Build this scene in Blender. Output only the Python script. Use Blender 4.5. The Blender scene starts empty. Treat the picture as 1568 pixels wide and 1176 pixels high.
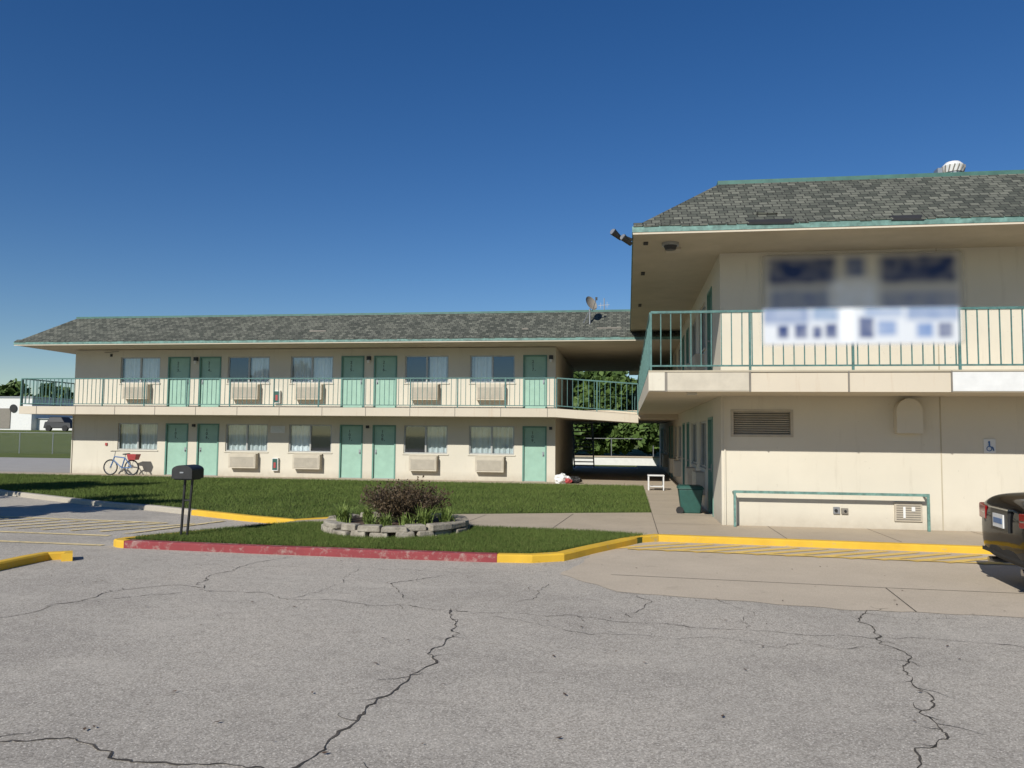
import bpy, bmesh, math, random
import numpy as np
from mathutils import Vector, Matrix, noise as mnoise
random.seed(7); np.random.seed(7)
C=bpy.context.scene.collection
scene=bpy.context.scene
# ------------------------------------------------------------------ materials
def newmat(name):
    m=bpy.data.materials.new(name);m.use_nodes=True
    nt=m.node_tree;b=nt.nodes["Principled BSDF"];return m,nt,b
def N(nt,t,**k):
    n=nt.nodes.new(t)
    for a,v in k.items():
        if a in n.inputs: n.inputs[a].default_value=v
        else: setattr(n,a,v)
    return n
def coords(nt,kind="Object",scale=(1,1,1),rot=(0,0,0)):
    tc=nt.nodes.new("ShaderNodeTexCoord");mp=nt.nodes.new("ShaderNodeMapping")
    mp.inputs["Scale"].default_value=scale;mp.inputs["Rotation"].default_value=rot
    nt.links.new(tc.outputs[kind],mp.inputs[0]);return mp.outputs[0]
def noise(nt,co,scale,detail=4,rough=.6):
    n=N(nt,"ShaderNodeTexNoise");n.inputs["Scale"].default_value=scale;n.inputs["Detail"].default_value=detail;n.inputs["Roughness"].default_value=rough
    nt.links.new(co,n.inputs["Vector"]);return n.outputs["Fac"]
def ramp(nt,fac,stops):
    r=nt.nodes.new("ShaderNodeValToRGB");e=r.color_ramp.elements
    while len(e)<len(stops): e.new(.5)
    for i,(p,c) in enumerate(stops): e[i].position=p;e[i].color=(*c,1)
    nt.links.new(fac,r.inputs[0]);return r.outputs[0]
def mix(nt,fac,a,b,mode='MIX'):
    m=nt.nodes.new("ShaderNodeMix");m.data_type='RGBA';m.blend_type=mode
    if isinstance(fac,(int,float)): m.inputs[0].default_value=fac
    else: nt.links.new(fac,m.inputs[0])
    for s,v in ((m.inputs[6],a),(m.inputs[7],b)):
        if isinstance(v,tuple): s.default_value=(*v,1)
        else: nt.links.new(v,s)
    return m.outputs[2]
def bump(nt,b,fac,strength=.3,dist=.01):
    n=nt.nodes.new("ShaderNodeBump");n.inputs["Strength"].default_value=strength;n.inputs["Distance"].default_value=dist
    nt.links.new(fac,n.inputs["Height"]);nt.links.new(n.outputs[0],b.inputs["Normal"])
def simple(name,col,rough=.6,var=.15,scale=6,metal=0,bmp=0,bscale=60):
    m,nt,b=newmat(name);co=coords(nt)
    f=noise(nt,co,scale,5)
    lo=tuple(c*(1-var) for c in col);hi=tuple(min(1,c*(1+var)) for c in col)
    nt.links.new(ramp(nt,f,[(.3,lo),(.7,hi)]),b.inputs["Base Color"])
    b.inputs["Roughness"].default_value=rough;b.inputs["Metallic"].default_value=metal
    if bmp: bump(nt,b,noise(nt,co,bscale,3),bmp,.01)
    return m
def wallmat(name,col,stain=(.32,.27,.20)):
    m,nt,b=newmat(name);co=coords(nt)
    st=noise(nt,coords(nt,scale=(5,5,.55)),1.3,6,.65)
    big=noise(nt,co,.7,5,.6)
    base=ramp(nt,big,[(.3,tuple(c*.91 for c in col)),(.7,col)])
    f=N(nt,"ShaderNodeMapRange");f.inputs[1].default_value=.58;f.inputs[2].default_value=.84;f.inputs[3].default_value=0;f.inputs[4].default_value=.38
    nt.links.new(st,f.inputs[0])
    c1=mix(nt,f.outputs[0],base,stain)
    sx=N(nt,"ShaderNodeSeparateXYZ");nt.links.new(co,sx.inputs[0])
    g=N(nt,"ShaderNodeMapRange");g.inputs[1].default_value=.30;g.inputs[2].default_value=-.02;g.inputs[3].default_value=0;g.inputs[4].default_value=.75
    nt.links.new(sx.outputs[2],g.inputs[0])
    mm=N(nt,"ShaderNodeMath",operation='MULTIPLY');nt.links.new(g.outputs[0],mm.inputs[0]);nt.links.new(noise(nt,co,5,5),mm.inputs[1])
    c2=mix(nt,mm.outputs[0],c1,(.26,.21,.15))
    sp=ramp(nt,noise(nt,co,14,3,.5),[(.70,(0,0,0)),(.78,(.35,.35,.35))])
    c3=mix(nt,sp,c2,(.30,.27,.21))
    nt.links.new(c3,b.inputs["Base Color"]);b.inputs["Roughness"].default_value=.9;b.inputs["Specular IOR Level"].default_value=.3
    bump(nt,b,noise(nt,co,90,3),.25,.006);return m
M={}
M['wall']=wallmat("stucco_cream",(.61,.57,.475))
M['wall2']=wallmat("stucco_cream_right",(.62,.575,.475))
M['slab']=wallmat("painted_slab",(.60,.53,.42),(.33,.17,.07))
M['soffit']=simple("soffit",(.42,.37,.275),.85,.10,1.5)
M['teal']=simple("teal_trim",(.12,.225,.195),.55,.40,9)
M['cap']=simple("ridge_cap_green",(.055,.14,.115),.5,.2,5)
M['railteal']=simple("rail_teal",(.07,.16,.145),.5,.3,15)
M['door']=simple("door_mint",(.28,.45,.36),.45,.08,3)
M['doorframe']=simple("door_frame",(.11,.235,.19),.5,.1,5)
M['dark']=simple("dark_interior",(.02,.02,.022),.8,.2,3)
M['black']=simple("black_paint",(.02,.02,.02),.45,.3,10)
M['alum']=simple("window_aluminium",(.40,.40,.38),.4,.1,10,.3)
M['ac']=simple("ac_beige",(.49,.44,.35),.55,.08,5)
M['acd']=simple("ac_grille",(.20,.18,.15),.6,.1,5)
M['curtain']=simple("curtain",(.84,.86,.86),.9,.06,4)
M['curtain2']=simple("curtain_grey",(.62,.65,.63),.9,.12,4)
M['white']=simple("white_paint",(.66,.66,.64),.5,.06,5)
M['metal']=simple("grey_metal",(.35,.36,.37),.4,.1,10,.6)
M['red']=simple("red_paint",(.36,.05,.05),.5,.15,10)
M['blue']=simple("blue_paint",(.03,.12,.30),.4,.15,10)
M['green']=simple("dark_green_paint",(.02,.08,.065),.5,.15,10)
M['rubber']=simple("rubber",(.02,.02,.02),.8,.2,10)
M['tan']=simple("louvre_beige",(.42,.37,.29),.6,.1,5)
M['bark']=simple("bark",(.10,.075,.055),.9,.3,10,0,.6,20)
M['soil']=simple("mulch",(.09,.055,.035),.95,.4,25,0,.8,50)
m,nt,b=newmat("limestone");co=coords(nt)
f=noise(nt,co,3.5,6,.7);c=ramp(nt,f,[(.3,(.15,.13,.10)),(.5,(.32,.285,.225)),(.7,(.46,.42,.34))])
nt.links.new(c,b.inputs["Base Color"]);b.inputs["Roughness"].default_value=.9;bump(nt,b,noise(nt,co,28,6,.7),.7,.03);M['stone']=m
m,nt,b=newmat("window_glass");nt.nodes.remove(b);o=nt.nodes["Material Output"]
tr=N(nt,"ShaderNodeBsdfTransparent");tr.inputs[0].default_value=(.84,.90,.92,1)
gl=N(nt,"ShaderNodeBsdfGlossy");gl.inputs[0].default_value=(.85,.92,1,1);gl.inputs["Roughness"].default_value=.03
mx=N(nt,"ShaderNodeMixShader");mx.inputs[0].default_value=.13
nt.links.new(tr.outputs[0],mx.inputs[1]);nt.links.new(gl.outputs[0],mx.inputs[2]);nt.links.new(mx.outputs[0],o.inputs[0]);M['glass']=m
m,nt,b=newmat("car_glass");b.inputs["Base Color"].default_value=(.01,.012,.014,1);b.inputs["Roughness"].default_value=.05;M['carglass']=m
m,nt,b=newmat("car_paint_black")
co=coords(nt);nt.links.new(ramp(nt,noise(nt,co,3,4),[(.3,(.003,.003,.004)),(.7,(.005,.005,.006))]),b.inputs["Base Color"])
b.inputs["Roughness"].default_value=.07;b.inputs["Specular IOR Level"].default_value=.16;M['carpaint']=m
m,nt,b=newmat("tail_lamp");b.inputs["Base Color"].default_value=(.25,.006,.008,1);b.inputs["Roughness"].default_value=.12;M['tail']=m
m,nt,b=newmat("chrome");b.inputs["Base Color"].default_value=(.4,.4,.4,1);b.inputs["Metallic"].default_value=1;b.inputs["Roughness"].default_value=.2;M['chrome']=m
# asphalt
m,nt,b=newmat("asphalt_aged");co=coords(nt)
fine=noise(nt,co,75,4,.85);mid=noise(nt,co,9,6,.7);big=noise(nt,co,.38,6,.6)
c=ramp(nt,fine,[(.36,(.085,.078,.07)),(.48,(.31,.287,.26)),(.62,(.60,.565,.515))])
c=mix(nt,.40,c,ramp(nt,mid,[(.3,(.23,.215,.195)),(.7,(.40,.375,.345))]))
c=mix(nt,.9,c,ramp(nt,big,[(.32,(.72,.715,.71)),(.5,(.92,.915,.90)),(.68,(1.0,.985,.96))]),'MULTIPLY')
vor=N(nt,"ShaderNodeTexVoronoi");vor.inputs["Scale"].default_value=42;nt.links.new(co,vor.inputs["Vector"])
c=mix(nt,ramp(nt,vor.outputs["Distance"],[(.12,(.75,.75,.75)),(.28,(0,0,0))]),c,(.60,.57,.52))
dk=ramp(nt,noise(nt,co,2.3,4,.6),[(.60,(0,0,0)),(.78,(.42,.42,.42))])
c=mix(nt,dk,c,(.16,.145,.13))
lt=ramp(nt,noise(nt,coords(nt,scale=(.35,1.4,1)),1.1,5,.6),[(.56,(0,0,0)),(.74,(.30,.30,.30))])
c=mix(nt,lt,c,(.46,.43,.385))
c=mix(nt,1.0,c,(1.30,1.27,1.21),'MULTIPLY')
nt.links.new(c,b.inputs["Base Color"]);b.inputs["Roughness"].default_value=.95;b.inputs["Specular IOR Level"].default_value=.2
bump(nt,b,fine,.5,.012);M['asphalt']=m
def concmat(name,col,spot=.2):
    m,nt,b=newmat(name);co=coords(nt)
    c=ramp(nt,noise(nt,co,1.1,6,.65),[(.3,tuple(x*.76 for x in col)),(.7,col)])
    c=mix(nt,.45,c,ramp(nt,noise(nt,co,70,3,.7),[(.3,tuple(x*.7 for x in col)),(.7,tuple(min(1,x*1.25) for x in col))]))
    c=mix(nt,ramp(nt,noise(nt,co,3.1,4,.6),[(.62,(0,0,0)),(.8,(.4,.4,.4))]),c,tuple(x*.45 for x in col))
    nt.links.new(c,b.inputs["Base Color"]);b.inputs["Roughness"].default_value=.95;b.inputs["Specular IOR Level"].default_value=.2;bump(nt,b,noise(nt,co,80,3),.3,.006);return m
M['conc']=concmat("concrete_walk",(.46,.385,.29));M['apron']=concmat("concrete_apron",(.52,.44,.34));M['kerb']=concmat("concrete_kerb",(.44,.40,.33))
M['road']=concmat("road_grey",(.38,.36,.335))
def worn(name,col,under,lo=.40,hi=.55,alpha=False):
    m,nt,b=newmat(name);co=coords(nt)
    f=ramp(nt,noise(nt,co,7,8,.75),[(lo,(0,0,0)),(hi,(1,1,1))])
    cc=ramp(nt,noise(nt,co,2,3),[(.3,tuple(x*.8 for x in col)),(.7,col)])
    nt.links.new(mix(nt,f,under,cc),b.inputs["Base Color"]);b.inputs["Roughness"].default_value=.8
    if alpha: nt.links.new(f,b.inputs["Alpha"])
    bump(nt,b,noise(nt,co,60,3),.3,.006);return m
M['yellow']=worn("kerb_yellow",(.70,.43,.035),(.42,.33,.16),.30,.42)
M['redkerb']=worn("kerb_red",(.26,.042,.047),(.32,.22,.19),.35,.49)
M['hatch']=worn("marking_yellow",(.76,.52,.14),(.6,.45,.2),.27,.40,True)
M['paleline']=worn("marking_pale_yellow",(.78,.62,.32),(.55,.47,.28),.32,.48,True)
m,nt,b=newmat("crack_tar");co=coords(nt)
nt.links.new(ramp(nt,noise(nt,co,6,4),[(.35,(.03,.026,.022)),(.7,(.10,.085,.07))]),b.inputs["Base Color"]);b.inputs["Roughness"].default_value=.95;M['crack']=m
def grassmat(name,a,bb,cc):
    m,nt,b=newmat(name);co=coords(nt)
    c=ramp(nt,noise(nt,co,.55,5,.7),[(.3,a),(.6,bb)])
    c=mix(nt,ramp(nt,noise(nt,co,11,5,.7),[(.45,(0,0,0)),(.75,(.7,.7,.7))]),c,cc)
    nt.links.new(c,b.inputs["Base Color"]);b.inputs["Roughness"].default_value=.9;b.inputs["Specular IOR Level"].default_value=.15
    bump(nt,b,noise(nt,co,40,5,.8),.9,.03);return m
M['grass']=grassmat("grass_soil",(.050,.075,.022),(.085,.115,.033),(.13,.13,.05))
M['blade']=grassmat("grass_blade",(.072,.118,.026),(.118,.17,.04),(.20,.21,.07))
M['field']=grassmat("field_grass",(.070,.105,.027),(.11,.14,.038),(.18,.165,.065))
def leafmat(name,a,bb,sc=4,trans=.2):
    m,nt,b=newmat(name);co=coords(nt)
    nt.links.new(ramp(nt,noise(nt,co,sc,5,.7),[(.32,a),(.68,bb)]),b.inputs["Base Color"]);b.inputs["Roughness"].default_value=.6
    b.inputs["Specular IOR Level"].default_value=.3;return m
M['leaf']=leafmat("tree_leaf",(.035,.07,.016),(.11,.17,.04),2)
M['bushred']=leafmat("barberry_leaf",(.040,.028,.014),(.11,.075,.04),9)
M['lily']=leafmat("daylily_leaf",(.07,.12,.02),(.24,.30,.08),9)
m,nt,b=newmat("roof_shingles")
co=coords(nt,"UV")
br=N(nt,"ShaderNodeTexBrick");br.offset=.37;br.inputs["Scale"].default_value=1
br.inputs["Brick Width"].default_value=.155;br.inputs["Row Height"].default_value=.115;br.inputs["Mortar Size"].default_value=.009
br.inputs["Color1"].default_value=(.065,.072,.060,1);br.inputs["Color2"].default_value=(.185,.190,.160,1);br.inputs["Mortar"].default_value=(.022,.022,.020,1);br.inputs["Bias"].default_value=-.1
nt.links.new(co,br.inputs["Vector"])
c=mix(nt,.8,br.outputs["Color"],ramp(nt,noise(nt,co,1.3,6,.7),[(.3,(.6,.6,.6)),(.7,(1,.985,.95))]),'MULTIPLY')
c=mix(nt,.5,c,ramp(nt,noise(nt,co,60,3,.8),[(.3,(.6,.6,.6)),(.7,(1,1,1))]),'MULTIPLY')
c=mix(nt,1.0,c,(1.12,1.12,1.09),'MULTIPLY')
nt.links.new(c,b.inputs["Base Color"]);b.inputs["Roughness"].default_value=.95
bump(nt,b,br.outputs["Fac"],-.5,.02);M['shingle']=m
# ------------------------------------------------------------------ mesh builder
def empty(name):
    e=bpy.data.objects.new(name,None);C.objects.link(e);e.empty_display_size=.3;return e
class MB:
    def __init__(s,T=None): s.v=[];s.f=[];s.m=[];s.mats=[];s.T=T
    def mi(s,k):
        if k not in s.mats: s.mats.append(k)
        return s.mats.index(k)
    def poly(s,pts,k):
        i=len(s.v)
        for p in pts: s.v.append(tuple(s.T(*p)) if s.T else tuple(p))
        s.f.append(tuple(range(i,i+len(pts))));s.m.append(s.mi(k))
    def hexa(s,P,k):
        i=len(s.v)
        for p in P: s.v.append(tuple(s.T(*p)) if s.T else tuple(p))
        for q in ((0,3,2,1),(4,5,6,7),(0,1,5,4),(1,2,6,5),(2,3,7,6),(3,0,4,7)):
            s.f.append(tuple(i+a for a in q));s.m.append(s.mi(k))
    def box(s,x0,x1,y0,y1,z0,z1,k):
        s.hexa([(x0,y0,z0),(x1,y0,z0),(x1,y1,z0),(x0,y1,z0),(x0,y0,z1),(x1,y0,z1),(x1,y1,z1),(x0,y1,z1)],k)
    def bar(s,p0,p1,w,k,h=None):
        p0=Vector(p0);p1=Vector(p1);d=(p1-p0).normalized();h=h or w
        up=Vector((0,0,1)) if abs(d.z)<.9 else Vector((0,1,0))
        a=d.cross(up).normalized()*w/2;c=a.cross(d).normalized()*h/2
        s.hexa([p0-a-c,p0+a-c,p1+a-c,p1-a-c,p0-a+c,p0+a+c,p1+a+c,p1-a+c],k)
    def cyl(s,p0,p1,r0,k,n=10,r1=None,cap=True):
        r1=r0 if r1 is None else r1
        p0=Vector(p0);p1=Vector(p1);d=(p1-p0).normalized()
        up=Vector((0,0,1)) if abs(d.z)<.9 else Vector((1,0,0))
        a=d.cross(up).normalized();c=d.cross(a).normalized();i=len(s.v);mi=s.mi(k)
        for p,r in ((p0,r0),(p1,r1)):
            for j in range(n):
                t=2*math.pi*j/n;q=p+a*math.cos(t)*r+c*math.sin(t)*r;s.v.append(tuple(s.T(*q)) if s.T else tuple(q))
        for j in range(n):
            s.f.append((i+j,i+(j+1)%n,i+n+(j+1)%n,i+n+j));s.m.append(mi)
        if cap:
            s.f.append(tuple(i+j for j in range(n)));s.m.append(mi);s.f.append(tuple(i+n+j for j in reversed(range(n))));s.m.append(mi)
    def torus(s,c,R,r,axis,k,n=24,mm=6):
        c=Vector(c);ax=Vector(axis).normalized();a=ax.cross(Vector((0,0,1))).normalized();b=ax.cross(a).normalized();i=len(s.v);mi=s.mi(k)
        for j in range(n):
            t=2*math.pi*j/n;d=a*math.cos(t)+b*math.sin(t)
            for l in range(mm):
                u=2*math.pi*l/mm;s.v.append(tuple(c+d*(R+r*math.cos(u))+ax*r*math.sin(u)))
        for j in range(n):
            for l in range(mm):
                s.f.append((i+j*mm+l,i+j*mm+(l+1)%mm,i+((j+1)%n)*mm+(l+1)%mm,i+((j+1)%n)*mm+l));s.m.append(mi)
    def prism(s,poly,z0,z1,k):
        n=len(poly);i=len(s.v);mi=s.mi(k)
        for z in (z0,z1):
            for x,y in poly: s.v.append((x,y,z))
        s.f.append(tuple(i+n+j for j in range(n)));s.m.append(mi)
        for j in range(n): s.f.append((i+j,i+(j+1)%n,i+n+(j+1)%n,i+n+j));s.m.append(mi)
    def build(s,name,parent=None,bevel=0,smooth=False):
        me=bpy.data.meshes.new(name);me.from_pydata(s.v,[],s.f)
        for k in s.mats: me.materials.append(M[k])
        me.polygons.foreach_set("material_index",s.m)
        me.update()
        uv=me.uv_layers.new(name="UVMap")
        for p in me.polygons:
            n=p.normal
            if abs(n.z)<.98: u=Vector((0,0,1)).cross(n).normalized()
            else: u=Vector((1,0,0))
            w=n.cross(u)
            if w.z<0: w=-w
            for li in p.loop_indices:
                co=me.vertices[me.loops[li].vertex_index].co;uv.data[li].uv=(co.dot(u),co.dot(w))
        if smooth: me.polygons.foreach_set("use_smooth",[True]*len(me.polygons))
        o=bpy.data.objects.new(name,me);C.objects.link(o)
        if parent: o.parent=parent
        if bevel:
            bm=o.modifiers.new("b","BEVEL");bm.width=bevel;bm.segments=2;bm.limit_method='ANGLE'
        return o
# ------------------------------------------------------------------ components
def wall(mb,u0,u1,z0,z1,ops,k,rev=.10):
    us=sorted({u0,u1,*[o[0] for o in ops],*[o[1] for o in ops]});zs=sorted({z0,z1,*[o[2] for o in ops],*[o[3] for o in ops]})
    for a,b in zip(us,us[1:]):
        for c,d in zip(zs,zs[1:]):
            mu=(a+b)/2;mz=(c+d)/2
            if any(o[0]<mu<o[1] and o[2]<mz<o[3] for o in ops): continue
            mb.poly([(a,0,c),(b,0,c),(b,0,d),(a,0,d)],k)
    for a,b,c,d in ops:
        mb.poly([(a,0,c),(a,rev,c),(a,rev,d),(a,0,d)],k);mb.poly([(b,0,c),(b,rev,c),(b,rev,d),(b,0,d)],k)
        mb.poly([(a,0,c),(b,0,c),(b,rev,c),(a,rev,c)],k);mb.poly([(a,0,d),(b,0,d),(b,rev,d),(a,rev,d)],k)
def window(mb,a,b,c,d,style,rnd):
    f=.045
    mb.box(a,a+f,.04,.09,c,d,'alum');mb.box(b-f,b,.04,.09,c,d,'alum')
    mb.box(a+f,b-f,.04,.09,c,c+f,'alum');mb.box(a+f,b-f,.04,.09,d-f,d,'alum')
    mid=(a+b)/2;mb.box(mid-.03,mid+.03,.035,.085,c+f,d-f,'alum')
    mb.box(a-.04,b+.04,-.03,.04,c-.04,c-.002,'wall')
    mb.poly([(a+f,.07,c+f),(b-f,.07,c+f),(b-f,.07,d-f),(a+f,.07,d-f)],'glass')
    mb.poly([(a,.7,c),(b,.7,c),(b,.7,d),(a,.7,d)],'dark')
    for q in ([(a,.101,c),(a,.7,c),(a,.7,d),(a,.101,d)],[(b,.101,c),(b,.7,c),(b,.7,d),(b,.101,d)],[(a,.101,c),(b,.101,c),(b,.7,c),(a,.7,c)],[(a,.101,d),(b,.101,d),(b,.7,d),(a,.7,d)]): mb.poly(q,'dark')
    for (p,q,k) in style:
        x0=a+.05+(b-a-.1)*p;x1=a+.05+(b-a-.1)*q;n=max(4,int((x1-x0)/.028));ph=rnd.random()*6
        for i in range(n):
            s0=x0+(x1-x0)*i/n;s1=x0+(x1-x0)*(i+1)/n
            e0=.15+.03*math.sin(s0*34+ph)+.010*math.sin(s0*91);e1=.15+.03*math.sin(s1*34+ph)+.010*math.sin(s1*91)
            mb.poly([(s0,e0,c+.03),(s1,e1,c+.03),(s1,e1,d),(s0,e0,d)],k)
def door(mb,a,b,c,d,flip=False,k='door'):
    f=.05
    mb.box(a,a+f,-.015,.10,c,d,'doorframe');mb.box(b-f,b,-.015,.10,c,d,'doorframe');mb.box(a+f,b-f,-.015,.10,d-f,d,'doorframe')
    mb.box(a+f,b-f,.05,.09,c+.015,d-f,k);mb.box(a+f,b-f,.02,.09,c,c+.014,'metal')
    hx=a+f+.07 if flip else b-f-.07
    mb.box(hx-.03,hx+.03,.035,.05,c+.86,c+1.02,'metal');mb.cyl((hx,.035,c+.92),(hx,-.01,c+.92),.022,'metal',8)
    pe=(a+b)/2;mb.box(pe-.012,pe+.012,.044,.052,c+1.33,c+1.355,'black')
def acunit(mb,a,b,c,d):
    mb.box(a,b,-.24,0,c,d,'ac');mb.box(a+.04,b-.04,-.252,-.241,c+.05,d-.05,'ac')
    n=int((d-c-.14)/.035)
    for i in range(n):
        z=c+.07+i*.035;mb.box(a+.07,b-.07,-.258,-.253,z,z+.010,'acd')
    mb.box(a-.02,b+.02,-.10,-.002,d+.002,d+.03,'ac')
def rail(mb,p0,p1,h=1.0,sp=.165,k='railteal',endpost=True,post=1.6):
    p0=Vector(p0);p1=Vector(p1);L=(p1-p0).length;d=(p1-p0)/L;z=Vector((0,0,1))
    mb.bar(p0+z*h,p1+z*h,.045,k,.04);mb.bar(p0+z*.09,p1+z*.09,.03,k,.026)
    n=int(L/sp)
    for i in range(n+1):
        q=p0+d*(L*i/n) ;j=random.uniform(-.004,.004)
        mb.bar(q+z*.10,q+z*(h-.02)+d*j,.017,k)
    m=max(1,round(L/post))
    for i in range(m+1):
        q=p0+d*(L*i/m);mb.bar(q-z*.02,q+z*(h-.02),.036,k)
def num(txt,loc,parent,size=.15,rotz=0):
    c=bpy.data.curves.new("door_number","FONT");c.body=txt;c.size=size;c.align_x='CENTER';c.extrude=.003;c.space_line=.9
    o=bpy.data.objects.new("door_number",c);C.objects.link(o);o.location=loc;o.rotation_euler=(math.pi/2,0,rotz);c.materials.append(M['black']);o.parent=parent
# ================================================================== LEFT BUILDING
LB=empty("two_storey_motel_building")
rnd=random.Random(3)
mb=MB(lambda u,d,z:(u,27+d,z))
W=[(-18.92,-17.3),(-14.60,-12.96),(-12.15,-10.53),(-7.85,-6.26),(-5.49,-3.89)]
D=[(-16.98,-16.08),(-15.72,-14.86),(-10.22,-9.36),(-9.0,-8.14),(-3.6,-2.76)]
ops=[(a,b,.90,1.90) for a,b in W]+[(a,b,0.0,1.90) for a,b in D]
ops+=[(a,b,3.40,4.38) for a,b in W]+[(a,b,2.50,4.38) for a,b in D]
wall(mb,-20.8,-2.46,-.1,4.65,ops,'wall')
mb.build("front_wall",LB)
mb=MB(lambda u,d,z:(u,27+d,z))
cc='curtain';cg='curtain2'
S0=[[(0,.45,cg),(.55,1,cg)],[(0,1,cg)],[(0,.5,cc)],[(.52,1,cg)],[(0,.48,cg),(.5,1,cg)]]
S1=[[(0,1,cc)],[(.52,1,cc)],[(0,1,cc)],[(.55,1,cc)],[(0,.5,cc)]]
for i,(a,b) in enumerate(W):
    window(mb,a,b,.90,1.90,S0[i],rnd);window(mb,a,b,3.40,4.38,S1[i],rnd)
mb.build("windows",LB)
mb=MB(lambda u,d,z:(u,27+d,z))
for i,(a,b) in enumerate(D):
    door(mb,a,b,0,1.90,i%2==1);door(mb,a,b,2.50,4.38,i%2==1)
    num("\n".join("1%02d"%(5+i)),((a+b)/2-.08,27.045,1.62),LB);num("\n".join("2%02d"%(13+i)),((a+b)/2-.08,27.045,4.10),LB)
mb.build("doors",LB)
mb=MB(lambda u,d,z:(u,27+d,z))
for a,b in W: acunit(mb,a+.27,b-.33,2.79,3.34)
for a,b in W[1:]: acunit(mb,a+.27,b-.33,.30,.82)
mb.build("air_conditioners",LB,.012)
mb=MB(lambda u,d,z:(u,27+d,z))
for z in (.22,2.66):
    mb.box(-12.71,-12.49,-.12,0,z,z+.46,'white');mb.box(-12.69,-12.51,-.13,-.121,z+.03,z+.43,'green');mb.box(-12.64,-12.56,-.137,-.131,z+.1,z+.3,'red')
mb.box(-12.85,-12.3,-.02,0,1.58,1.84,'white');mb.box(-12.81,-12.34,-.024,-.021,1.62,1.80,'curtain2')
for x in (-15.85,-9.18,-2.62):
    mb.box(x-.07,x+.07,-.1,0,4.22,4.36,'black');mb.cyl((x,-.08,4.22),(x,-.08,4.12),.05,'white',8)
    mb.box(x-.05,x+.05,-.08,0,1.78,1.88,'black')
mb.box(-19.4,-19.32,-.04,0,1.05,1.15,'red');mb.box(-19.35,-19.27,-.03,0,4.40,4.50,'black')
mb.bar((-19.0,-.02,4.60),(-19.6,-.02,4.55),.012,'black');mb.bar((-20.78,-.02,2.2),(-20.78,-.02,0),.03,'wall')
mb.build("wall_fittings",LB)
mb=MB()
mb.poly([(-20.8,27,-.1),(-20.8,36,-.1),(-20.8,36,4.65),(-20.8,27,4.65)],'wall')
mb.poly([(-2.46,27,-.1),(-2.46,36,-.1),(-2.46,36,4.65),(-2.46,27,4.65)],'wall')
mb.poly([(-20.8,36,-.1),(-2.46,36,-.1),(-2.46,36,4.65),(-20.8,36,4.65)],'wall')
mb.build("side_walls",LB)
mb=MB()
mb.box(-21.9,-2.35,25.6,26.998,2.19,2.47,'slab')
mb.box(-21.9,-20.803,26.999,37,2.19,2.47,'slab')
mb.hexa([(-2.349,25.6,2.19),(.345,25.6,2.02),(.345,27.1,2.02),(-2.349,27.1,2.19),(-2.349,25.6,2.47),(.345,25.6,2.28),(.345,27.1,2.28),(-2.349,27.1,2.47)],'slab')
mb.box(-2.457,1.695,27.101,37,2.19,2.465,'slab')
for i in range(13):
    x=-21.2+i*1.55;mb.box(x-.008,x+.008,25.592,25.6,2.19,2.472,'acd')
mb.build("walkway_slab",LB)
mb=MB()
rail(mb,(-21.87,25.63,2.47),(-2.37,25.63,2.47));rail(mb,(-2.3,25.63,2.47),(.33,25.63,2.28),1.0)
rail(mb,(-21.87,25.7,2.47),(-21.87,36.9,2.47));rail(mb,(-1.6,36.9,2.47),(1.6,36.9,2.47))
mb.build("balcony_railing",LB)
def mansard(mb,x0,x1,y0,y1,ez,tz,ix0,ix1,iy0,iy1,fk='teal'):
    mb.poly([(x0,y0,ez),(x1,y0,ez),(ix1,iy0,tz),(ix0,iy0,tz)],'shingle')
    mb.poly([(x0,y1,ez),(x0,y0,ez),(ix0,iy0,tz),(ix0,iy1,tz)],'shingle')
    mb.poly([(x1,y1,ez),(x0,y1,ez),(ix0,iy1,tz),(ix1,iy1,tz)],'shingle')
    mb.poly([(ix0,iy0,tz-.02),(ix1,iy0,tz-.02),(ix1,iy1,tz-.02),(ix0,iy1,tz-.02)],'acd')
    mb.box(ix0-.03,ix1,iy0-.03,iy0+.12,tz-.03,tz+.05,'cap');mb.box(ix0-.03,ix0+.12,iy0+.121,iy1,tz-.03,tz+.05,'cap')
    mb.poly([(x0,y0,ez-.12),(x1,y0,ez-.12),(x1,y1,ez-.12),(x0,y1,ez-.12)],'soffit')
    mb.box(x0-.02,x1,y0-.02,y0,ez-.095,ez+.005,fk);mb.box(x0-.02,x0,y0+.001,y1,ez-.095,ez+.005,fk)
    mb.box(x0-.01,x1,y0-.01,y0,ez-.13,ez-.096,'slab')
    x=x0
    while x<x1-.3:
        w=random.uniform(.14,.3);dz=random.uniform(-.014,.006)
        mb.hexa([(x,y0-.035,ez-.002+dz),(x+w-.01,y0-.035,ez-.002+dz),(x+w-.01,y0+.12,ez+.085),(x,y0+.12,ez+.085),(x,y0-.035,ez+.012+dz),(x+w-.01,y0-.035,ez+.012+dz),(x+w-.01,y0+.12,ez+.103),(x,y0+.12,ez+.103)],'shingle');x+=w
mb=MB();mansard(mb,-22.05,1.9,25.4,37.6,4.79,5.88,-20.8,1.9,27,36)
for x,w in ((-11,.6),(-3.5,.2),(-1.0,.8)): mb.box(x,x+w,25.9,26.0,5.13,5.17,'acd')
mb.build("mansard_roof",LB)
mb=MB()
for i in range(13):
    y=40.4-i*.27;z=.19*i+.05;mb.box(-2.65,-1.72,y-.27,y,z,z+.05,'acd')
for x in (-2.68,-1.69):
    mb.bar((x,40.4,.02),(x,37.0,2.42),.05,'acd',.2);mb.bar((x,40.4,1.0),(x,37.0,3.4),.045,'acd')
    for i in range(13): mb.bar((x,40.3-i*.27,.19*i+.1),(x,40.3-i*.27,.19*i+1.05),.022,'acd')
mb.build("breezeway_stairs",LB)
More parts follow.
